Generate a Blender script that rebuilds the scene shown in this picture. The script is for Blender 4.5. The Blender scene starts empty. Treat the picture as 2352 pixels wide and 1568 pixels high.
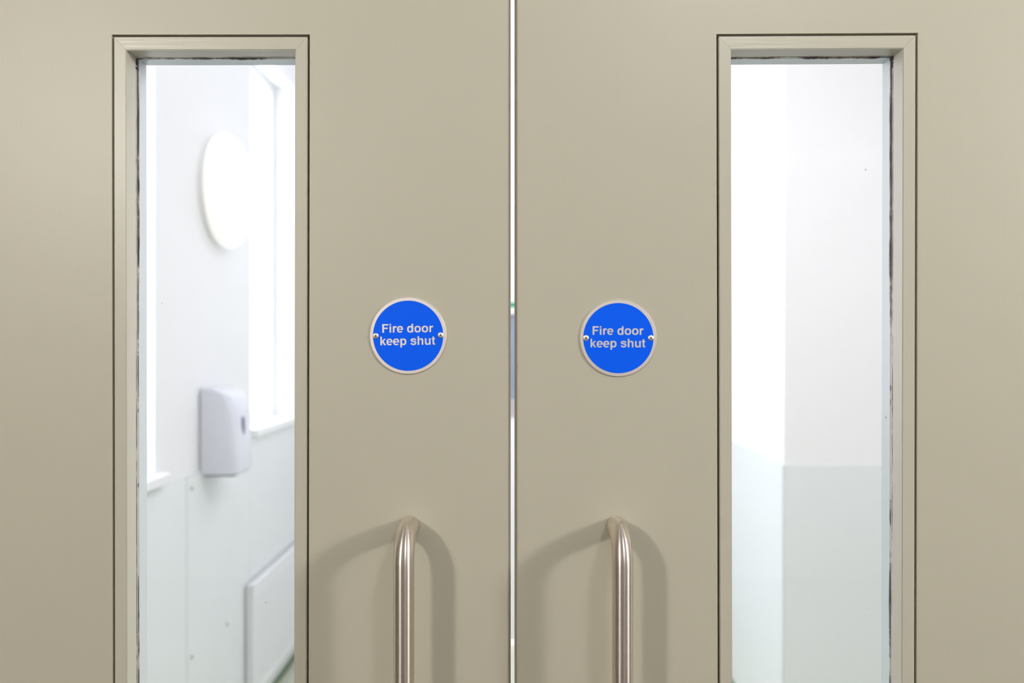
import bpy, bmesh, math, random
from mathutils import Vector, Matrix

random.seed(4)
scene = bpy.context.scene
COL = scene.collection

# ------------------------------------------------------------------ camera
# image 2352 x 1568; door faces lie in the plane y = 0, 2.316 px per mm there
PXM = 2316.0            # pixels per metre on the door faces
DIST = 0.85             # lens to door faces
CZ = 1.40               # lens height
F_PX = PXM * DIST
cam_d = bpy.data.cameras.new('camera')
cam_d.sensor_width = 36.0
cam_d.lens = F_PX / 2352.0 * 36.0
cam_d.clip_start = 0.02
cam_d.clip_end = 60
cam_d.dof.use_dof = True
cam_d.dof.focus_distance = DIST
cam_d.dof.aperture_fstop = 4.2
cam = bpy.data.objects.new('camera', cam_d)
cam.location = (0, -DIST, CZ)
cam.rotation_euler = (math.pi / 2, 0, 0)
COL.objects.link(cam)
scene.camera = cam

# ------------------------------------------------------------------ exposure, sky
vs = scene.view_settings
vs.view_transform = 'Standard'
vs.look = 'None'
vs.exposure = 0.0
vs.gamma = 1.0
vs.use_curve_mapping = False
scene.cycles.max_bounces = 14
scene.cycles.diffuse_bounces = 7
scene.cycles.transparent_max_bounces = 12

SKY = 10.0
world = bpy.data.worlds.new('overcast_sky')
scene.world = world
world.use_nodes = True
bg = world.node_tree.nodes['Background']
bg.inputs['Color'].default_value = (0.95, 0.94, 1.0, 1)
bg.inputs['Strength'].default_value = SKY

CAMP = Vector((0, -DIST, 0))
ROT = -math.atan(24.0 / F_PX)        # the corridor runs a little to the right of the lens axis


def corr(x, d, z):
    """corridor coordinates (across, distance from the lens, height) -> world"""
    return CAMP + Matrix.Rotation(ROT, 3, 'Z') @ Vector((x, d, z))


def lamp_point(name, loc, power, color, radius):
    l = bpy.data.lights.new(name, 'POINT')
    l.energy = power
    l.color = color
    l.shadow_soft_size = radius
    o = bpy.data.objects.new(name, l)
    o.location = loc
    COL.objects.link(o)
    return o


def lamp_area(name, loc, power, color, sx, sy, rot=(0, 0, 0), portal=False):
    l = bpy.data.lights.new(name, 'AREA')
    l.energy = power
    l.color = color
    l.shape = 'RECTANGLE'
    l.size = sx
    l.size_y = sy
    l.cycles.is_portal = portal
    o = bpy.data.objects.new(name, l)
    o.location = loc
    o.rotation_euler = rot
    COL.objects.link(o)
    return o


NEAR_LIGHT = (1.0, 0.96, 0.91)
# three lamps in the hall on the lens side: two throw the clear handle shadows, a cooler ceiling lamp the faint third
lamp_point('hall_wall_lamp_light', (-1.30, -1.90, 2.05), 72, NEAR_LIGHT, 0.09)
lamp_point('hall_far_lamp_light', (2.50, -1.40, 2.15), 148, (1.0, 0.97, 0.94), 0.15)
lamp_point('hall_rear_lamp_light', (0.55, -1.35, 2.44), 21, (0.90, 0.96, 1.0), 0.10)
# added fill light overhead in the corridor, brightens the lobby and facing wall
lamp_area('corridor_fill_light', corr(0.75, 1.40, 2.73), 20, (0.99, 0.95, 1.0), 0.3, 0.7, (0, 0, ROT))
lamp_area('corridor_far_fill_light', corr(0.25, 2.95, 2.73), 4.5, (1.0, 0.94, 0.98), 0.3, 1.2, (0, 0, ROT))  # second added fill, lifts the lower left wall and radiator

# ------------------------------------------------------------------ materials
MATS = {}


def new_mat(name):
    m = bpy.data.materials.new(name)
    m.use_nodes = True
    MATS[name] = m
    nt = m.node_tree
    return m, nt, nt.nodes['Principled BSDF']


def N(nt, typ, **kw):
    n = nt.nodes.new(typ)
    for k, v in kw.items():
        if k in n.inputs:
            n.inputs[k].default_value = v
        else:
            setattr(n, k, v)
    return n


def plain(name, color, rough=0.5, metal=0.0, spec=0.5, var=0.04, scale=6.0, bump=0.0, bscale=200.0, stretch=(1, 1, 1), bdist=0.0005):
    """principled material with a soft noise tint and optional noise relief"""
    m, nt, p = new_mat(name)
    tc = N(nt, 'ShaderNodeTexCoord')
    mp = N(nt, 'ShaderNodeMapping')
    mp.inputs['Scale'].default_value = stretch
    nt.links.new(tc.outputs['Object'], mp.inputs['Vector'])
    no = N(nt, 'ShaderNodeTexNoise', Scale=scale, Detail=3.0)
    nt.links.new(mp.outputs['Vector'], no.inputs['Vector'])
    mix = N(nt, 'ShaderNodeMix', data_type='RGBA')
    a = tuple(max(0.0, c * (1 - var)) for c in color) + (1,)
    b = tuple(min(1.0, c * (1 + var)) for c in color) + (1,)
    mix.inputs[6].default_value = a
    mix.inputs[7].default_value = b
    nt.links.new(no.outputs['Fac'], mix.inputs[0])
    nt.links.new(mix.outputs[2], p.inputs['Base Color'])
    p.inputs['Roughness'].default_value = rough
    p.inputs['Metallic'].default_value = metal
    p.inputs['Specular IOR Level'].default_value = spec
    if bump > 0:
        n2 = N(nt, 'ShaderNodeTexNoise', Scale=bscale, Detail=4.0)
        nt.links.new(mp.outputs['Vector'], n2.inputs['Vector'])
        bn = N(nt, 'ShaderNodeBump', Strength=bump, Distance=bdist)
        nt.links.new(n2.outputs['Fac'], bn.inputs['Height'])
        nt.links.new(bn.outputs['Normal'], p.inputs['Normal'])
    return m


STONE = (0.50, 0.475, 0.375)
plain('door_paint', STONE, rough=0.42, spec=0.5, var=0.02, scale=3, bump=0.22, bscale=260, stretch=(1, 1, 0.03), bdist=0.0004)
plain('bead_paint', (0.515, 0.49, 0.40), rough=0.37, var=0.02, scale=8, bump=0.30, bscale=330, stretch=(1, 1, 0.05), bdist=0.0004)
plain('bead_paint_level', (0.515, 0.49, 0.40), rough=0.33, var=0.02, scale=8, bump=0.45, bscale=330, stretch=(0.05, 1, 1), bdist=0.0005)
plain('bead_paint_grey', (0.55, 0.595, 0.605), rough=0.34, var=0.02, scale=8, bump=0.4, bscale=330, stretch=(0.3, 1, 0.3), bdist=0.0004)
plain('glazing_tape', (0.46, 0.43, 0.37), rough=0.6, var=0.25, scale=60)
plain('groove_shade_and_mastic', (0.055, 0.04, 0.028), rough=0.9, var=0.3, scale=80)  # near-black colour stands in for shade in the bead groove; also colours the mastic plug
plain('edge_seal', (0.34, 0.29, 0.23), rough=0.8, var=0.15, scale=60)
plain('white_wall', (0.87, 0.875, 0.89), rough=0.6, var=0.01, scale=2)
plain('white_gloss', (0.86, 0.87, 0.88), rough=0.3, var=0.01, scale=3)
plain('ceiling_white', (0.90, 0.90, 0.90), rough=0.8, var=0.01)
plain('dado_sheet', (0.79, 0.825, 0.835), rough=0.22, var=0.015, scale=3)
plain('vinyl_floor', (0.64, 0.665, 0.54), rough=0.30, var=0.06, scale=40)
plain('skirting_vinyl', (0.10, 0.16, 0.09), rough=0.4, var=0.05)
plain('dispenser_plastic', (0.72, 0.74, 0.82), rough=0.25, var=0.01)
plain('smoked_plastic', (0.10, 0.11, 0.18), rough=0.2, var=0.05)
plain('radiator_enamel', (0.82, 0.83, 0.85), rough=0.3, var=0.01)
plain('screw_cap', (0.33, 0.32, 0.26), rough=0.4, metal=0.6, var=0.1)
plain('hall_wall', (0.22, 0.205, 0.18), rough=0.7, var=0.02)
plain('hall_floor', (0.08, 0.06, 0.045), rough=0.45, var=0.1, scale=8)
plain('hall_end_wall', (0.44, 0.415, 0.385), rough=0.7, var=0.02)
plain('hall_ceiling', (0.44, 0.43, 0.41), rough=0.8, var=0.01)
plain('hall_door', (0.16, 0.10, 0.09), rough=0.5, var=0.1)
plain('sign_blue', (0.0, 0.115, 0.97), rough=0.45, spec=0.15, var=0.0, bump=0.06, bscale=900)
plain('screw_steel', (0.85, 0.80, 0.74), rough=0.5, metal=1.0, var=0.05, scale=300)
plain('screw_recess', (0.05, 0.035, 0.025), rough=0.7, var=0.2, scale=400)
plain('exit_green', (0.0, 0.32, 0.16), rough=0.5, var=0.0)
plain('grey_rail', (0.45, 0.45, 0.45), rough=0.5, var=0.02)
plain('blue_grey_blind', (0.25, 0.30, 0.40), rough=0.6, var=0.1, scale=5)


def brushed(name, color, rough, stretch, bump, aniso=0.0, arot=0.25, vary=0.2):
    m, nt, p = new_mat(name)
    tc = N(nt, 'ShaderNodeTexCoord')
    mp = N(nt, 'ShaderNodeMapping')
    mp.inputs['Scale'].default_value = stretch
    nt.links.new(tc.outputs['Object'], mp.inputs['Vector'])
    no = N(nt, 'ShaderNodeTexNoise', Scale=700.0, Detail=3.0)
    nt.links.new(mp.outputs['Vector'], no.inputs['Vector'])
    rr = N(nt, 'ShaderNodeMapRange')
    rr.inputs['To Min'].default_value = rough * (1 - vary)
    rr.inputs['To Max'].default_value = rough * (1 + vary)
    nt.links.new(no.outputs['Fac'], rr.inputs['Value'])
    nt.links.new(rr.outputs['Result'], p.inputs['Roughness'])
    bn = N(nt, 'ShaderNodeBump', Strength=bump, Distance=0.0002)
    nt.links.new(no.outputs['Fac'], bn.inputs['Height'])
    nt.links.new(bn.outputs['Normal'], p.inputs['Normal'])
    p.inputs['Base Color'].default_value = color + (1,)
    p.inputs['Metallic'].default_value = 1.0
    if aniso > 0:           # brushed round the tube: highlights stretch along it
        tn = N(nt, 'ShaderNodeTangent', direction_type='RADIAL', axis='Z')
        nt.links.new(tn.outputs[0], p.inputs['Tangent'])
        p.inputs['Anisotropic'].default_value = aniso
        p.inputs['Anisotropic Rotation'].default_value = arot
    return m


brushed('sign_steel', (0.90, 0.84, 0.81), 0.50, (0.04, 1, 1), 0.10)
brushed('handle_steel', (0.78, 0.70, 0.63), 0.36, (1, 1, 0.02), 0.0, 0.9, 0.25, 0.02)


def glass(name, tint=(0.98, 0.985, 0.99), specks=True):
    m, nt, p = new_mat(name)
    nt.nodes.remove(p)
    out = nt.nodes['Material Output']
    tr = N(nt, 'ShaderNodeBsdfTransparent')
    tr.inputs['Color'].default_value = tint + (1,)
    gl = N(nt, 'ShaderNodeBsdfGlossy', Roughness=0.01)
    lwt = N(nt, 'ShaderNodeLayerWeight', Blend=0.5)          # facing is the same on both sides of the sheet
    pw = N(nt, 'ShaderNodeMath', operation='POWER')
    pw.inputs[1].default_value = 5.0
    nt.links.new(lwt.outputs['Facing'], pw.inputs[0])
    fr = N(nt, 'ShaderNodeMapRange')
    fr.inputs['To Min'].default_value = 0.035
    fr.inputs['To Max'].default_value = 1.0
    nt.links.new(pw.outputs[0], fr.inputs['Value'])
    mx = N(nt, 'ShaderNodeMixShader')
    nt.links.new(fr.outputs[0], mx.inputs[0])
    nt.links.new(tr.outputs[0], mx.inputs[1])
    nt.links.new(gl.outputs[0], mx.inputs[2])
    last = mx
    if specks:      # faint smears and a few specks of dirt on the pane
        tc = N(nt, 'ShaderNodeTexCoord')
        vo = N(nt, 'ShaderNodeTexVoronoi', Scale=26.0)
        nt.links.new(tc.outputs['Object'], vo.inputs['Vector'])
        lt = N(nt, 'ShaderNodeMath', operation='LESS_THAN')
        lt.inputs[1].default_value = 0.020
        nt.links.new(vo.outputs['Distance'], lt.inputs[0])
        mu = N(nt, 'ShaderNodeMath', operation='MULTIPLY')
        mu.inputs[1].default_value = 0.55
        nt.links.new(lt.outputs[0], mu.inputs[0])
        df = N(nt, 'ShaderNodeBsdfDiffuse')
        df.inputs['Color'].default_value = (0.22, 0.21, 0.2, 1)
        m2 = N(nt, 'ShaderNodeMixShader')
        nt.links.new(mu.outputs[0], m2.inputs[0])
        nt.links.new(mx.outputs[0], m2.inputs[1])
        nt.links.new(df.outputs[0], m2.inputs[2])
        last = m2
    nt.links.new(last.outputs[0], out.inputs['Surface'])
    return m


glass('clear_glass')
glass('window_glass', (0.95, 0.97, 0.98), False)

# cracked glazing mastic: dark rubber where the paint has flaked off, cream paint elsewhere, a brown stain here and there
m, nt, p = new_mat('glazing_mastic')
tc = N(nt, 'ShaderNodeTexCoord')
n1 = N(nt, 'ShaderNodeTexNoise', Scale=24.0, Detail=6.0, Roughness=0.7)
nt.links.new(tc.outputs['Object'], n1.inputs['Vector'])
cr = N(nt, 'ShaderNodeValToRGB')
cr.color_ramp.elements[0].position = 0.44
cr.color_ramp.elements[0].color = (0.018, 0.017, 0.02, 1)
cr.color_ramp.elements[1].position = 0.60
cr.color_ramp.elements[1].color = (0.52, 0.48, 0.40, 1)
e = cr.color_ramp.elements.new(0.52)
e.color = (0.13, 0.10, 0.075, 1)
nt.links.new(n1.outputs['Fac'], cr.inputs[0])
nt.links.new(cr.outputs[0], p.inputs['Base Color'])
p.inputs['Roughness'].default_value = 0.5


def emitter(name, color, strength, base):
    m, nt, p = new_mat(name)
    lw = N(nt, 'ShaderNodeTexNoise', Scale=4.0)
    p.inputs['Base Color'].default_value = base + (1,)
    p.inputs['Roughness'].default_value = 0.35
    p.inputs['Emission Color'].default_value = color + (1,)
    p.inputs['Emission Strength'].default_value = strength
    return m


emitter('lamp_opal', (1.0, 0.96, 0.90), 0.42, (0.85, 0.85, 0.84))

# ------------------------------------------------------------------ mesh helpers


def finish(bm, name, mat, parent=None, smooth=False, loc=None, rotz=0.0):
    bmesh.ops.recalc_face_normals(bm, faces=bm.faces)
    me = bpy.data.meshes.new(name)
    bm.to_mesh(me)
    bm.free()
    if smooth:
        for p_ in me.polygons:
            p_.use_smooth = True
    me.materials.append(MATS[mat])
    o = bpy.data.objects.new(name, me)
    COL.objects.link(o)
    if parent is not None:
        o.parent = parent
    if loc is not None:
        o.location = loc
        o.rotation_euler = (0, 0, rotz)
    return o


def tag(o, label=None, cat=None, group=None, kind=None):
    if label:
        o['label'] = label
    if cat:
        o['category'] = cat
    if group:
        o['group'] = group
    if kind:
        o['kind'] = kind
    return o


def empty(name, loc, rotz=0.0):
    o = bpy.data.objects.new(name, None)
    o.location = loc
    o.rotation_euler = (0, 0, rotz)
    o.empty_display_size = 0.05
    COL.objects.link(o)
    return o


def box(bm, x0, x1, y0, y1, z0, z1):
    v = [bm.verts.new(c) for c in ((x0, y0, z0), (x1, y0, z0), (x1, y1, z0), (x0, y1, z0),
                                   (x0, y0, z1), (x1, y0, z1), (x1, y1, z1), (x0, y1, z1))]
    for f in ((0, 3, 2, 1), (4, 5, 6, 7), (0, 1, 5, 4), (1, 2, 6, 5), (2, 3, 7, 6), (3, 0, 4, 7)):
        bm.faces.new([v[i] for i in f])
    return v


def boxes(*bs):
    bm = bmesh.new()
    for b in bs:
        box(bm, *b)
    return bm


def rbox(x0, x1, y0, y1, z0, z1, r, seg=3):
    bm = boxes((x0, x1, y0, y1, z0, z1))
    bmesh.ops.bevel(bm, geom=list(bm.edges), offset=r, segments=seg, affect='EDGES', profile=0.5)
    return bm


def prism(bm, quad_front, quad_back):
    """solid between two polygons with the same number of corners"""
    a = [bm.verts.new(c) for c in quad_front]
    b = [bm.verts.new(c) for c in quad_back]
    n = len(a)
    bm.faces.new(a)
    bm.faces.new(b[::-1])
    for i in range(n):
        bm.faces.new((a[i], b[i], b[(i + 1) % n], a[(i + 1) % n]))


def lathe(profile, seg=48):
    """profile: list of (radius, height along -y); axis = -y"""
    bm = bmesh.new()
    rings = []
    for r, h in profile:
        if r < 1e-7:
            rings.append([bm.verts.new((0, -h, 0))])
        else:
            rings.append([bm.verts.new((r * math.cos(2 * math.pi * i / seg), -h, r * math.sin(2 * math.pi * i / seg))) for i in range(seg)])
    for a, b in zip(rings, rings[1:]):
        for i in range(seg):
            j = (i + 1) % seg
            if len(a) == 1 and len(b) == 1:
                continue
            if len(a) == 1:
                bm.faces.new((a[0], b[i], b[j]))
            elif len(b) == 1:
                bm.faces.new((a[i], a[j], b[0]))
            else:
                bm.faces.new((a[i], a[j], b[j], b[i]))
    return bm


def tube(path, r, seg=32):
    bm = bmesh.new()
    rings = []
    pts = [Vector(p) for p in path]
    side = Vector((1, 0, 0))
    for i, p_ in enumerate(pts):
        t = (pts[min(i + 1, len(pts) - 1)] - pts[max(i - 1, 0)]).normalized()
        up = side.cross(t).normalized()
        rings.append([bm.verts.new(p_ + side * (r * math.cos(2 * math.pi * k / seg)) + up * (r * math.sin(2 * math.pi * k / seg))) for k in range(seg)])
    for a, b in zip(rings, rings[1:]):
        for k in range(seg):
            bm.faces.new((a[k], a[(k + 1) % seg], b[(k + 1) % seg], b[k]))
    bm.faces.new(rings[0][::-1])
    bm.faces.new(rings[-1])
    return bm


def X(px):
    return (px - 1176.0) / PXM


def Z(py):
    return CZ + (784.0 - py) / PXM


def wall_cells(us, vs_, holes):
    """cells of a grid us x vs_ that are not holes: list of (u0,u1,v0,v1)"""
    out = []
    for i in range(len(us) - 1):
        for j in range(len(vs_) - 1):
            cu = (us[i] + us[i + 1]) / 2
            cv = (vs_[j] + vs_[j + 1]) / 2
            if not any(h[0] < cu < h[1] and h[2] < cv < h[3] for h in holes):
                out.append((us[i], us[i + 1], vs_[j], vs_[j + 1]))
    return out


def cwall(name, bm, mat, label):
    """a piece of the corridor shell, in corridor coordinates"""
    o = finish(bm, name, mat, None, False, CAMP, ROT)
    return tag(o, label, 'wall', kind='structure')


# ------------------------------------------------------------------ structure: the hall on the lens side
HX0, HX1, HY0, HZ = -2.6, 3.9, -4.2, 2.55
tag(finish(boxes((HX0, HX1, HY0, -0.03, -0.1, 0.0)), 'floor_hall', 'hall_floor'), 'warm brown floor of the hall in front of the doors', 'floor', kind='structure')
tag(finish(boxes((HX0, HX1, HY0, -0.03, HZ, HZ + 0.1)), 'ceiling_hall', 'hall_ceiling'), 'white ceiling of the hall in front of the doors', 'ceiling', kind='structure')
tag(finish(boxes((HX0 - 0.1, HX0, HY0, 0.12, -0.1, HZ + 0.1)), 'wall_hall_left', 'hall_wall'), 'cream side wall of the hall on the left', 'wall', kind='structure')
tag(finish(boxes((HX1, HX1 + 0.1, HY0, 0.12, -0.1, HZ + 0.1)), 'wall_hall_right', 'hall_wall'), 'cream side wall of the hall on the right', 'wall', kind='structure')
tag(finish(boxes((HX0 - 0.1, HX1 + 0.1, HY0 - 0.1, HY0, -0.1, HZ + 0.1)), 'wall_back', 'hall_end_wall'), 'cream wall of the hall behind the viewer', 'wall', kind='structure')
OP = 0.885
bm = bmesh.new()
for u0, u1, v0, v1 in wall_cells((HX0, -OP, OP, HX1), (0.0, 2.06, 2.95), ((-OP, OP, -1, 2.06),)):
    box(bm, u0, u1, -0.03, 0.12, v0, v1)
tag(finish(bm, 'wall_front', 'hall_end_wall'), 'cream wall that frames the pair of doors', 'wall', kind='structure')

# ------------------------------------------------------------------ structure: the corridor behind the doors
CD0, CD1, CH = 0.972, 3.95, 2.75
WL, WR, WO = -1.007, 0.854, 2.2     # left wall, right wall, outer wall of the lobby
DF = 2.81                           # wall that faces the doors on the right
SILL, SILL1, HEAD = 1.075, 1.035, 2.518
REC = 0.083
bm = bmesh.new()
for u0, u1, v0, v1 in wall_cells((CD0, 1.72, 2.333, 3.17, 3.755, CD1), (-0.0, SILL1 - 0.022, SILL - 0.022, HEAD, CH),
                                 ((1.72, 2.333, SILL1 - 0.022, HEAD), (3.17, 3.755, SILL - 0.022, HEAD))):
    box(bm, WL - REC - 0.05, WL, u0, u1, v0, v1)
wall_left = cwall('wall_left', bm, 'white_wall', 'white corridor wall with two windows seen through the left pane')
wall_right = cwall('wall_right', boxes((WR, WR + 0.1, DF + 0.1, CD1, 0, CH)), 'white_wall', 'bright white corridor wall running away seen through the right pane')
wall_facing = cwall('wall_facing', boxes((WR, WO, DF, DF + 0.1, 0, CH)), 'white_wall', 'pale grey white wall facing the doors seen through the right pane')
cwall('wall_lobby', boxes((WO, WO + 0.1, CD0, DF + 0.1, 0, CH)), 'white_wall', 'white outer wall of the lobby behind the right door')
bm = boxes((WL - 0.2, -0.46, CD1, CD1 + 0.1, 0, CH), (0.46, WR + 0.1, CD1, CD1 + 0.1, 0, CH), (-0.46, 0.46, CD1, CD1 + 0.1, 2.05, CH))
cwall('wall_end', bm, 'white_wall', 'white wall at the end of the corridor seen through the gap')
o = finish(boxes((WL - 0.2, WO + 0.1, CD0, CD1 + 0.1, CH, CH + 0.1)), 'ceiling', 'ceiling_white', None, False, CAMP, ROT)
tag(o, 'white corridor ceiling behind the doors', 'ceiling', kind='structure')
o = finish(boxes((WL - 0.2, WO + 0.1, DIST - 0.03, CD1 + 0.1, -0.1, 0.0)), 'floor', 'vinyl_floor', None, False, CAMP, ROT)
tag(o, 'olive green vinyl corridor floor below the radiator', 'floor', kind='structure')

# cladding sheets on the lower walls; each sheet is a part of its wall (wall objects share the corridor frame)
DADO = 0.995


def sheet(wall, b, screws=()):
    o = finish(rbox(*b, 0.0012, 1), 'cladding_panel', 'dado_sheet', wall)
    for (px_, pd, pz) in screws:
        s = finish(lathe([(0.0, 0.0), (0.0062, 0.0), (0.0058, 0.002), (0.003, 0.0032), (0.0, 0.0034)], 16), 'screw_cap', 'screw_cap', o, True)
        s.location = (px_, pd, pz)
        s.rotation_euler = (0, 0, math.pi / 2)
    return o


T = 0.004
sheet(wall_left, (WL, WL + T, CD0, 1.60, 0.032, DADO))
sheet(wall_left, (WL, WL + T, 1.603, 2.547, 0.032, DADO))
sheet(wall_left, (WL, WL + T + 0.001, 2.550, 2.925, 0.032, DADO),
      [(WL + T + 0.001, 2.585, 0.954), (WL + T + 0.001, 2.585, 0.444), (WL + T + 0.001, 2.895, 0.950), (WL + T + 0.001, 2.895, 0.441)])
sheet(wall_left, (WL, WL + T, 2.928, 3.145, 0.032, DADO))
sheet(wall_left, (WL, WL + T, 3.148, CD1, 0.032, SILL - 0.03))
sheet(wall_right, (WR - T, WR, DF - T, 3.6, 0.032, DADO + 0.003))
sheet(wall_right, (WR - T, WR, 3.603, CD1, 0.032, DADO + 0.003))
sheet(wall_facing, (WR - T, 1.50, DF - T, DF, 0.032, DADO + 0.003))
sheet(wall_facing, (1.503, WO, DF - T, DF, 0.032, DADO + 0.003))
for nm, b, lb in (('baseboard_left', (WL, WL + 0.006, CD0, CD1, 0, 0.03), 'dark green coved vinyl skirting under the radiator'),
                  ('baseboard_right', (WR - 0.006, WR, DF - 0.006, CD1, 0, 0.03), 'dark green vinyl skirting along the right corridor wall')):
    o = finish(rbox(*b, 0.002, 1), nm, 'skirting_vinyl', None, False, CAMP, ROT)
    tag(o, lb, 'skirting', kind='structure')


def wall_window(name, d0, d1, sill_z, label):
    """white timber window set REC deep in the left wall, with a projecting sill board"""
    r = empty(name, corr(WL - REC, (d0 + d1) / 2, sill_z), ROT)
    tag(r, label, 'window', kind='structure')
    h = HEAD - sill_z
    w = (d1 - d0) / 2
    fr = 0.045
    parts = [(-0.05, 0.0, -w, -w + fr, 0, h), (-0.05, 0.0, w - fr, w, 0, h),
             (-0.05, 0.0, -w + fr, w - fr, 0, fr), (-0.05, 0.0, -w + fr, w - fr, h - fr, h)]
    for b in parts:
        finish(rbox(*b, 0.004, 2), 'window_frame', 'white_gloss', r)
    finish(boxes((-0.03, -0.026, -w + fr, w - fr, fr, h - fr)), 'window_pane', 'window_glass', r)
    finish(rbox(-0.05, REC + 0.032, -w - 0.0, w + 0.0, -0.022, 0.0, 0.004, 2), 'window_sill', 'white_gloss', r)
    finish(rbox(REC + 0.0005, REC + 0.034, -w - 0.035, w + 0.035, -0.028, 0.003, 0.006, 3), 'sill_nosing', 'white_gloss', r)
    a = lamp_area('window_portal', corr(WL - REC - 0.03, (d0 + d1) / 2, (sill_z + HEAD) / 2), 1, (1, 1, 1), d1 - d0, h, (math.pi / 2, 0, -math.pi / 2 + ROT), True)
    return r


wall_window('window_1', 1.72, 2.333, SILL1, 'bright white window strip at the left edge of the left pane')
wall_window('window_2', 3.17, 3.755, SILL, 'bright white window above the radiator in the left pane')

# corridor end door with a glazed panel, seen only through the gap between the leaves
r = empty('door_3', corr(0, CD1 + 0.03, 0), ROT)
tag(r, 'white glazed door at the corridor end seen through the gap', 'door', kind='structure')
q = (CD1 - 0.0) / F_PX
zt, zb = CZ + 64 * q, CZ - 136 * q
bm = bmesh.new()
for u0, u1, v0, v1 in wall_cells((-0.45, -0.30, 0.30, 0.45), (0.01, zb, zt, 2.04), ((-0.30, 0.30, zb, zt),)):
    box(bm, u0, u1, 0, 0.044, v0, v1)
finish(bm, 'leaf', 'white_gloss', r)
finish(boxes((-0.30, 0.30, 0.018, 0.024, zb, zt)), 'glass_pane', 'blue_grey_blind', r)
finish(rbox(-0.36, 0.36, -0.012, 0.0, zb - 35 * q, zb, 0.003, 2), 'push_rail', 'grey_rail', r)
s = finish(rbox(-0.09, 0.09, -0.003, 0.0, CZ + 79 * q, CZ + 90.5 * q, 0.001, 1), 'door_notice', 'exit_green', None, False, corr(0, CD1 + 0.03, 0), ROT)
tag(s, 'green strip notice on the far door seen through the gap', 'notice')

# ------------------------------------------------------------------ the pair of fire doors
LEAF_T = 0.046
ZB = 0.62               # bottom of the vision panels, below the frame of the picture


def ring_solid(bm, outer, inner, y0, y1):
    """plate with a hole: outer and inner are lists of four (x, z)"""
    rows = []
    for y in (y0, y1):
        rows.append(([bm.verts.new((x, y, z)) for x, z in outer], [bm.verts.new((x, y, z)) for x, z in inner]))
    (of, inf), (ob, inb) = rows
    for i in range(4):
        j = (i + 1) % 4
        bm.faces.new((of[i], of[j], inf[j], inf[i]))
        bm.faces.new((ob[i], inb[i], inb[j], ob[j]))
        bm.faces.new((of[i], ob[i], ob[j], of[j]))
        bm.faces.new((inf[i], inf[j], inb[j], inb[i]))


def quad_at(pts, inset):
    """inset a four-cornered outline (TL, TR, BR, BL) by (left, top, right, bottom)"""
    l, t, r_, b = inset
    (ax, az), (bx, bz), (cx, cz), (dx, dz) = pts
    return [(ax + l, az - t), (bx - r_, bz - t), (cx - r_, cz + b), (dx + l, dz + b)]


def jag_strip(a, b, inward, y0, y1, amp, n=150):
    """mastic bead: a thin ragged solid from a to b (x, z), growing by up to amp along inward"""
    bm = bmesh.new()
    rows = []
    lvl = 0.5
    for i in range(n + 1):
        t = i / n
        x = a[0] + (b[0] - a[0]) * t
        z = a[1] + (b[1] - a[1]) * t
        lvl += random.uniform(-0.22, 0.22)
        lvl = min(1.0, max(-0.25, lvl))
        k = amp * max(lvl, -0.2) - 0.0002
        s0 = y0 + random.uniform(-0.0002, 0.0002)
        s1 = y1 + random.uniform(-0.0003, 0.0003)
        rows.append([bm.verts.new(c) for c in ((x - inward[0] * 0.0012, s0, z - inward[1] * 0.0012), (x + inward[0] * k, s0, z + inward[1] * k),
                                               (x + inward[0] * k, s1, z + inward[1] * k), (x - inward[0] * 0.0012, s1, z - inward[1] * 0.0012))])
    for p_, q_ in zip(rows, rows[1:]):
        for k in range(4):
            bm.faces.new((p_[k], p_[(k + 1) % 4], q_[(k + 1) % 4], q_[k]))
    bm.faces.new(rows[0])
    bm.faces.new(rows[-1][::-1])
    return bm


def lerp(a, b, t):
    return a + (b - a) * t


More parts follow.
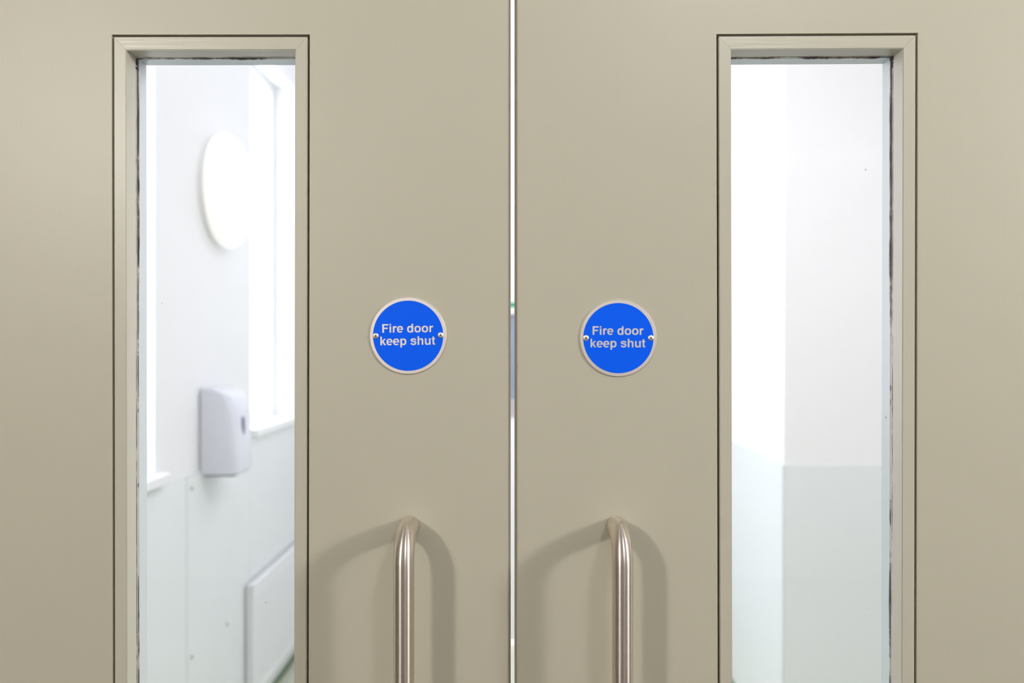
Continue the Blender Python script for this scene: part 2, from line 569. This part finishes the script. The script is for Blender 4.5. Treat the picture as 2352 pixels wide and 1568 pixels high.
def fire_door(name, label, x_hinge, x_meet, hole_px, hole_in, handle_px, seal_side, seal_w, handle_label, label_glass):
    r = empty(name, ((x_hinge + x_meet) / 2, LEAF_T / 2, 0.0))
    tag(r, label, 'door', kind='structure')
    ox, oy = r.location.x, r.location.y
    off = Matrix.Translation((-ox, -oy, 0))

    def put(bm, nm, mat, parent=None, smooth=False):
        bm.transform(off)
        return finish(bm, nm, mat, parent or r, smooth)

    xl_t, xr_t, xl_b, xr_b, yl, yr = hole_px
    zbot_px = 784 + (CZ - ZB) * PXM
    ext = (zbot_px - 80) / (1568 - 80)
    hole = [(X(xl_t), Z(yl)), (X(xr_t), Z(yr)), (X(lerp(xr_t, xr_b, ext)), ZB), (X(lerp(xl_t, xl_b, ext)), ZB)]
    x0, x1 = min(x_hinge, x_meet), max(x_hinge, x_meet)
    bm = bmesh.new()
    ring_solid(bm, [(x0, 2.045), (x1, 2.045), (x1, 0.008), (x0, 0.008)], hole, 0.0, LEAF_T)
    bmesh.ops.recalc_face_normals(bm, faces=bm.faces)
    ed = [e for e in bm.edges if all(abs(v.co.x - x_meet) < 1e-6 and abs(v.co.y) < 1e-6 for v in e.verts)]
    bmesh.ops.bevel(bm, geom=ed, offset=0.0012, segments=2, affect='EDGES')
    put(bm, 'leaf', 'door_paint')
    # near-black bottom of the rebate round the beads, groove shade put into the colour
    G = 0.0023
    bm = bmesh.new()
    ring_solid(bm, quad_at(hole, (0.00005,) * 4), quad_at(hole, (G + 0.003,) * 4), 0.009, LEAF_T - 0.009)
    put(bm, 'rebate_shade_ring', 'groove_shade_and_mastic')
    # mitred glazing beads, front and back
    fw = hole_in        # (left, top, right, bottom) from the hole edge to the inner edge of the bead
    o4 = quad_at(hole, (G, G * 1.05, G, G))
    i4 = quad_at(hole, fw)
    g = 0.00009
    for (ya, yb) in ((-0.0002, 0.0217), (0.0277, 0.0476)):
        for k in range(4):
            j = (k + 1) % 4
            d = Vector((o4[j][0] - o4[k][0], 0, o4[j][1] - o4[k][1])).normalized() * g
            a, b = Vector((o4[k][0], 0, o4[k][1])) + d, Vector((o4[j][0], 0, o4[j][1])) - d
            c, e = Vector((i4[j][0], 0, i4[j][1])) - d, Vector((i4[k][0], 0, i4[k][1])) + d
            fr, bk = [], []
            for v in (a, b, c, e):
                fr.append((v.x, ya, v.z))
                bk.append((v.x, yb, v.z))
            bm = bmesh.new()
            prism(bm, fr, bk)
            bmesh.ops.recalc_face_normals(bm, faces=bm.faces)
            y_end = ya if ya < 0.01 else yb
            es = [x_ for x_ in bm.edges if all(abs(v.co.y - y_end) < 1e-6 for v in x_.verts)
                  and abs((x_.verts[0].co - x_.verts[1].co).normalized().dot(d.normalized())) > 0.999]
            bmesh.ops.bevel(bm, geom=es, offset=0.0006, segments=2, affect='EDGES')
            put(bm, 'glazing_bead', 'bead_paint_grey' if ya > 0.01 else ('bead_paint_level' if k in (0, 2) else 'bead_paint'))
    # the pane, set into the beads
    bm = bmesh.new()
    ring_solid(bm, quad_at(i4, (-0.006,) * 4), quad_at(i4, (-0.00025,) * 4), 0.0217, 0.0277)
    put(bm, 'glazing_tape', 'glazing_tape')
    p4 = quad_at(i4, (-0.002,) * 4)
    bm = bmesh.new()
    prism(bm, [(x, 0.0228, z) for x, z in p4], [(x, 0.0252, z) for x, z in p4])
    gp = put(bm, 'glass_pane', 'clear_glass')
    gp['label'] = label_glass
    # ragged mastic on both sides of the pane
    inw = ((0, -1), (-1, 0), (0, 1), (1, 0))
    for (ya, yb, amp) in ((0.0215, 0.0226, 0.0004), (0.0254, 0.0279, 0.0013)):
        for k in range(4):
            j = (k + 1) % 4
            put(jag_strip(i4[k], i4[j], inw[k], ya, yb, amp), 'glazing_mastic', 'glazing_mastic')
    # a thick dark plug of mastic in the outer top corner
    kc, sgn = (0, 1) if seal_side > 0 else (1, -1)
    c0 = i4[kc]
    put(jag_strip((c0[0], c0[1] - 0.0008), (c0[0], c0[1] - 0.0115), (sgn, 0), 0.0212, 0.0279, 0.0017, 24), 'mastic_plug', 'groove_shade_and_mastic')
    # smoke seal along the meeting edge
    sx0, sx1 = (x_meet, x_meet + seal_w) if seal_side > 0 else (x_meet - seal_w, x_meet)
    put(rbox(sx0, sx1, 0.003, 0.034, 0.01, 2.043, 0.0004, 1), 'smoke_seal', 'edge_seal')
    # D-shaped pull handle of bent tube
    hx, z_top, z_bot, P, rb, rt = X(handle_px[0]), Z(handle_px[1]), Z(handle_px[1]) - 0.45, 0.051, 0.026, 0.0098
    path = [(hx, 0.0, z_top), (hx, -0.008, z_top), (hx, -(P - rb), z_top)]
    for i in range(1, 13):
        a = math.pi / 2 * i / 12
        path.append((hx, -(P - rb) - rb * math.sin(a), z_top - rb + rb * math.cos(a)))
    for i in range(1, 20):
        path.append((hx, -P, lerp(z_top - rb, z_bot + rb, i / 20)))
    for i in range(0, 13):
        a = math.pi / 2 * i / 12
        path.append((hx, -(P - rb) - rb * math.cos(a), z_bot + rb - rb * math.sin(a)))
    path += [(hx, -0.008, z_bot), (hx, 0.0, z_bot)]
    h = put(tube(path, rt, 48), 'pull_handle', 'handle_steel', None, True)
    h['label'] = handle_label
    return r


fire_door('door_1', 'stone painted fire door leaf on the left, its pane showing a round lamp', -0.88, X(1168.8),
          (256.5, 711.5, 258.5, 709.0, 79.5, 79.0), ((290 - 256.5) / PXM, (115 - 79.5) / PXM, (711.5 - 678) / PXM, 0.0145),
          (942.0, 1207.0), 1, 0.0018, 'brushed steel pull handle on the left leaf', 'clear pane in the left leaf')
fire_door('door_2', 'stone painted fire door leaf on the right, its pane showing plain walls', 0.88, X(1186.2),
          (1645.5, 2108.5, 1648.5, 2105.5, 78.0, 75.5), ((1679 - 1645.5) / PXM, (113 - 77) / PXM, (2108.5 - 2074) / PXM, 0.0145),
          (1414.5, 1207.0), -1, 0.0019, 'brushed steel pull handle on the right leaf', 'clear pane in the right leaf')

# ------------------------------------------------------------------ fire door signs
# bold grotesque letters drawn in units of 1/1000 em


def sup(cx, cy, a, b, t, n=2.35):
    c, s = math.cos(t), math.sin(t)
    return (cx + a * math.copysign(abs(c) ** (2 / n), c), cy + b * math.copysign(abs(s) ** (2 / n), s))


def ring(cx, cy, ao, bo, ai, bi, t0=0.0, t1=360.0, n=48):
    o, i_ = [], []
    for k in range(n + 1):
        t = math.radians(lerp(t0, t1, k / n))
        o.append(sup(cx, cy, ao, bo, t))
        i_.append(sup(cx, cy, ai, bi, t, 2.2))
    return ('strip', o, i_)


def rect(x0, x1, y0, y1):
    return ('poly', [(x0, y0), (x1, y0), (x1, y1), (x0, y1)])


def spline(pts, n=8):
    out = []
    P = [Vector(p) for p in pts]
    P = [P[0] * 2 - P[1]] + P + [P[-1] * 2 - P[-2]]
    for i in range(1, len(P) - 2):
        for k in range(n):
            t = k / n
            out.append(0.5 * ((2 * P[i]) + (P[i + 1] - P[i - 1]) * t + (2 * P[i - 1] - 5 * P[i] + 4 * P[i + 1] - P[i + 2]) * t * t
                              + (3 * P[i] - P[i - 1] - 3 * P[i + 1] + P[i + 2]) * t ** 3))
    out.append(P[-2])
    return [tuple(v) for v in out]


def stroke(pts, w):
    c = [Vector(p) for p in spline(pts)]
    a, b = [], []
    for i in range(len(c)):
        t = (c[min(i + 1, len(c) - 1)] - c[max(i - 1, 0)]).normalized()
        nrm = Vector((-t.y, t.x)) * (w / 2)
        a.append(tuple(c[i] + nrm))
        b.append(tuple(c[i] - nrm))
    return ('strip', a, b)


def two(outer, inner):
    return ('strip', spline(outer), spline(inner))


ARCH_O = [(190, 430), (250, 515), (350, 546), (470, 520), (535, 430), (546, 340), (546, 170), (546, 0)]
ARCH_I = [(190, 300), (225, 395), (300, 432), (365, 418), (400, 375), (407, 320), (407, 160), (407, 0)]
GLYPH = {
    'F': (611, [rect(74, 224, 0, 718), rect(224, 587, 596, 718), rect(224, 538, 307, 424)]),
    'i': (278, [rect(69, 209, 0, 532), rect(69, 209, 605, 725)]),
    'r': (389, [rect(64, 203, 0, 532), two([(203, 452), (240, 510), (300, 544), (373, 546)], [(203, 250), (215, 340), (270, 392), (373, 396)])]),
    'e': (556, [ring(279, 266, 256, 280, 120, 172, -9, 318), rect(150, 526, 222, 314)]),
    'd': (611, [rect(408, 547, 0, 718), ring(285, 266, 251, 280, 110, 164)]),
    'o': (611, [ring(305, 266, 271, 280, 130, 164)]),
    'k': (556, [rect(69, 205, 0, 718), ('poly', [(200, 165), (372, 532), (531, 532), (200, 165)][0:0] or [(203, 168), (330, 308), (531, 532), (370, 532), (203, 330)]),
                ('poly', [(232, 236), (387, 0), (550, 0), (326, 340)])]),
    'p': (611, [rect(62, 201, -207, 532), ring(324, 266, 252, 280, 111, 164)]),
    's': (556, [stroke([(458, 368), (436, 438), (365, 482), (275, 491), (175, 477), (108, 432), (106, 372), (160, 325), (270, 296), (385, 266), (450, 215),
                        (450, 130), (390, 68), (280, 43), (170, 58), (108, 105), (92, 172)], 118)]),
    'h': (611, [rect(65, 204, 0, 718), two(ARCH_O, ARCH_I)]),
    'u': (611, [rect(405, 544, 0, 532), two([(609 - x, 532 - y) for x, y in ARCH_O], [(609 - x, 532 - y) for x, y in ARCH_I])]),
    't': (333, [rect(12, 309, 440, 532), rect(87, 226, 110, 676), two([(87, 170), (90, 85), (125, 20), (200, -7), (309, 2)], [(226, 170), (226, 135), (238, 113), (265, 104), (309, 107)])]),
}


def letters(text, em, cx, base, y0, y1, bm):
    wtot = sum(278 if ch == ' ' else GLYPH[ch][0] for ch in text)
    pen = cx - wtot * em / 2000.0
    k = em / 1000.0
    for ch in text:
        if ch == ' ':
            pen += 278 * k
            continue
        w, shapes = GLYPH[ch]
        for si, s in enumerate(shapes):
            y0s = y0 - si * 0.000012
            if s[0] == 'poly':
                q_ = [(pen + x * k, base + y * k) for x, y in s[1]]
                prism(bm, [(x, y0s, z) for x, z in q_], [(x, y1, z) for x, z in q_])
            else:
                a, b = s[1], s[2]
                for i in range(len(a) - 1):
                    q_ = [(pen + x * k, base + y * k) for x, y in (a[i], a[i + 1], b[i + 1], b[i])]
                    prism(bm, [(x, y0s, z) for x, z in q_], [(x, y1, z) for x, z in q_])
        pen += w * k


def fire_sign(px, py, roll, label, turns):
    r = empty('fire_door_sign', (X(px), 0.0, Z(py)))
    r.rotation_euler = (0, roll, 0)
    tag(r, label, 'sign', 'round fire door signs on the two leaves')
    R = 0.0380
    pl = finish(lathe([(0.0, 0.0), (R, 0.0), (R, 0.0012), (R - 0.0003, 0.0015), (0.0, 0.0015)], 96), 'plate', 'sign_steel', r)
    finish(lathe([(0.0, 0.0014), (0.03475, 0.0014), (0.03475, 0.00154), (0.0, 0.00154)], 96), 'blue_disc', 'sign_blue', r)
    bm = bmesh.new()
    letters('Fire door', 0.01185, -0.0007, 0.0033, -0.00160, -0.0015, bm)
    letters('keep shut', 0.01185, -0.0007, -0.0091, -0.00160, -0.0015, bm)
    le = finish(bm, 'lettering', 'sign_steel', r)
    for sx, tn in ((-1, turns[0]), (1, turns[1])):
        s = finish(lathe([(0.0, 0.0012), (0.0030, 0.0012), (0.0030, 0.00175), (0.0026, 0.0022), (0.0017, 0.0026), (0.0, 0.0027)], 32), 'screw', 'screw_steel', r, True)
        s.location = (sx * 0.0321, 0, 0.0002)
        s.rotation_euler = (0, tn, 0)
        w, l = 0.00033, 0.00125
        bm = boxes((-l, l, -0.00276, -0.002, -w, w), (-w, w, -0.00275, -0.002, -l, l))
        finish(bm, 'cross_slot', 'screw_recess', s)
    return r


fire_sign(937.8, 770.8, math.radians(-0.7), 'round blue fire door keep shut sign on the left leaf', (0.65, 0.5))
fire_sign(1419.8, 776.3, math.radians(0.0), 'round blue fire door keep shut sign on the right leaf', (0.45, 0.75))

# ------------------------------------------------------------------ things in the corridor


def wall_lamp(wx, d, z, dia, out, side, label):
    """round opal bulkhead lamp on a side wall; side = +1 on the left wall, -1 on the right wall"""
    r = empty('wall_lamp', corr(wx, d, z), ROT)
    tag(r, label, 'lamp', 'round opal lamps on the corridor walls')
    R = dia / 2
    b = finish(lathe([(0, 0), (R * 0.94, 0), (R * 0.94, out * 0.25), (0, out * 0.25)], 64), 'lamp_base', 'white_gloss', r, False)
    prof = [(R * 0.97, out * 0.18), (R, out * 0.28)]
    for i in range(1, 13):
        a = math.pi / 2 * i / 12
        prof.append((R * math.cos(a), out * (0.28 + 0.72 * math.sin(a))))
    prof[-1] = (0.0, out)
    s = finish(lathe(prof, 64), 'lamp_shade', 'lamp_opal', r, True)
    for o in (b, s):
        o.rotation_euler = (0, 0, math.pi / 2 * side)
    return r


wall_lamp(WL, 2.825, 1.897, 0.378, 0.10, 1, 'large round white lamp on the wall beside the window in the left pane')
wall_lamp(WR, 3.385, 2.15, 0.21, 0.05, -1, 'small round white lamp on the bright wall in the right pane')

# hand towel dispenser
r = empty('towel_dispenser', corr(WL + 0.0048, 2.655, 0.985), ROT)
tag(r, 'pale grey plastic dispenser mounted on the wall below the round lamp', 'dispenser')
bm = bmesh.new()
prof = [(0.0, 0.268), (0.045, 0.266), (0.083, 0.254), (0.098, 0.235), (0.108, 0.19), (0.116, 0.10), (0.121, 0.012), (0.117, 0.0), (0.0, 0.0)]


def plan(t):      # the front cover bulges and rounds off at both ends
    e_ = min(t, 1 - t)
    return 1.0 if e_ > 0.22 else 0.80 + 0.20 * math.sqrt(max(0.0, 1 - ((0.22 - e_) / 0.22) ** 2))


rows = []
NW = 24
for i in range(NW + 1):
    t = i / NW
    k = plan(t)
    rows.append([bm.verts.new((x * k * 0.95, 0.18 * t, z)) for x, z in prof])
for a, b in zip(rows, rows[1:]):
    for i in range(len(prof)):
        j = (i + 1) % len(prof)
        bm.faces.new((a[i], a[j], b[j], b[i]))
bm.faces.new(rows[0])
bm.faces.new(rows[-1][::-1])
dsp = finish(bm, 'cover', 'dispenser_plastic', r)
for p_ in dsp.data.polygons:
    p_.use_smooth = len(p_.vertices) == 4
mod = dsp.modifiers.new('edge', 'EDGE_SPLIT')
mod.split_angle = math.radians(40)
bm = lathe([(0, 0), (0.011, 0), (0.011, 0.004), (0.009, 0.0055), (0, 0.0055)], 24)
bm.transform(Matrix.Diagonal((1.2, 1, 3.0, 1)))
w_ = finish(bm, 'level_window', 'smoked_plastic', r, True)
w_.location = (0.1035, 0.085, 0.142)
w_.rotation_euler = (0, 0, math.pi / 2)
finish(rbox(0.004, 0.10, 0.02, 0.165, -0.008, 0.002, 0.002, 1), 'towel_slot', 'smoked_plastic', r)

# panel radiator
r = empty('radiator', corr(WL + 0.0048, 3.084, 0.0), ROT)
tag(r, 'white panel radiator low on the wall under the far window', 'radiator')
L_ = 0.76
finish(rbox(0.016, 0.032, 0.0, L_, 0.120, 0.514, 0.005, 3), 'front_panel', 'radiator_enamel', r)
bm = bmesh.new()
nf = 21
for i in range(nf):
    y = 0.045 + i * (L_ - 0.09) / (nf - 1)
    v = box(bm, 0.031, 0.0340, y - 0.009, y + 0.009, 0.160, 0.474)
bmesh.ops.bevel(bm, geom=list(bm.edges), offset=0.0025, segments=1, affect='EDGES')
finish(bm, 'fluting', 'radiator_enamel', r)
finish(rbox(0.006, 0.0355, -0.003, L_ + 0.003, 0.504, 0.521, 0.006, 3), 'top_rail', 'radiator_enamel', r)
finish(rbox(0.010, 0.0355, -0.003, L_ + 0.003, 0.114, 0.128, 0.004, 3), 'bottom_rail', 'radiator_enamel', r)
for y in (0.0, L_ - 0.004):
    finish(rbox(0.003, 0.018, y, y + 0.004, 0.122, 0.512, 0.0012, 1), 'side_cover', 'radiator_enamel', r)
for y in (0.16, L_ - 0.16):
    finish(rbox(0.0, 0.018, y - 0.015, y + 0.015, 0.15, 0.47, 0.002, 1), 'wall_bracket', 'radiator_enamel', r)
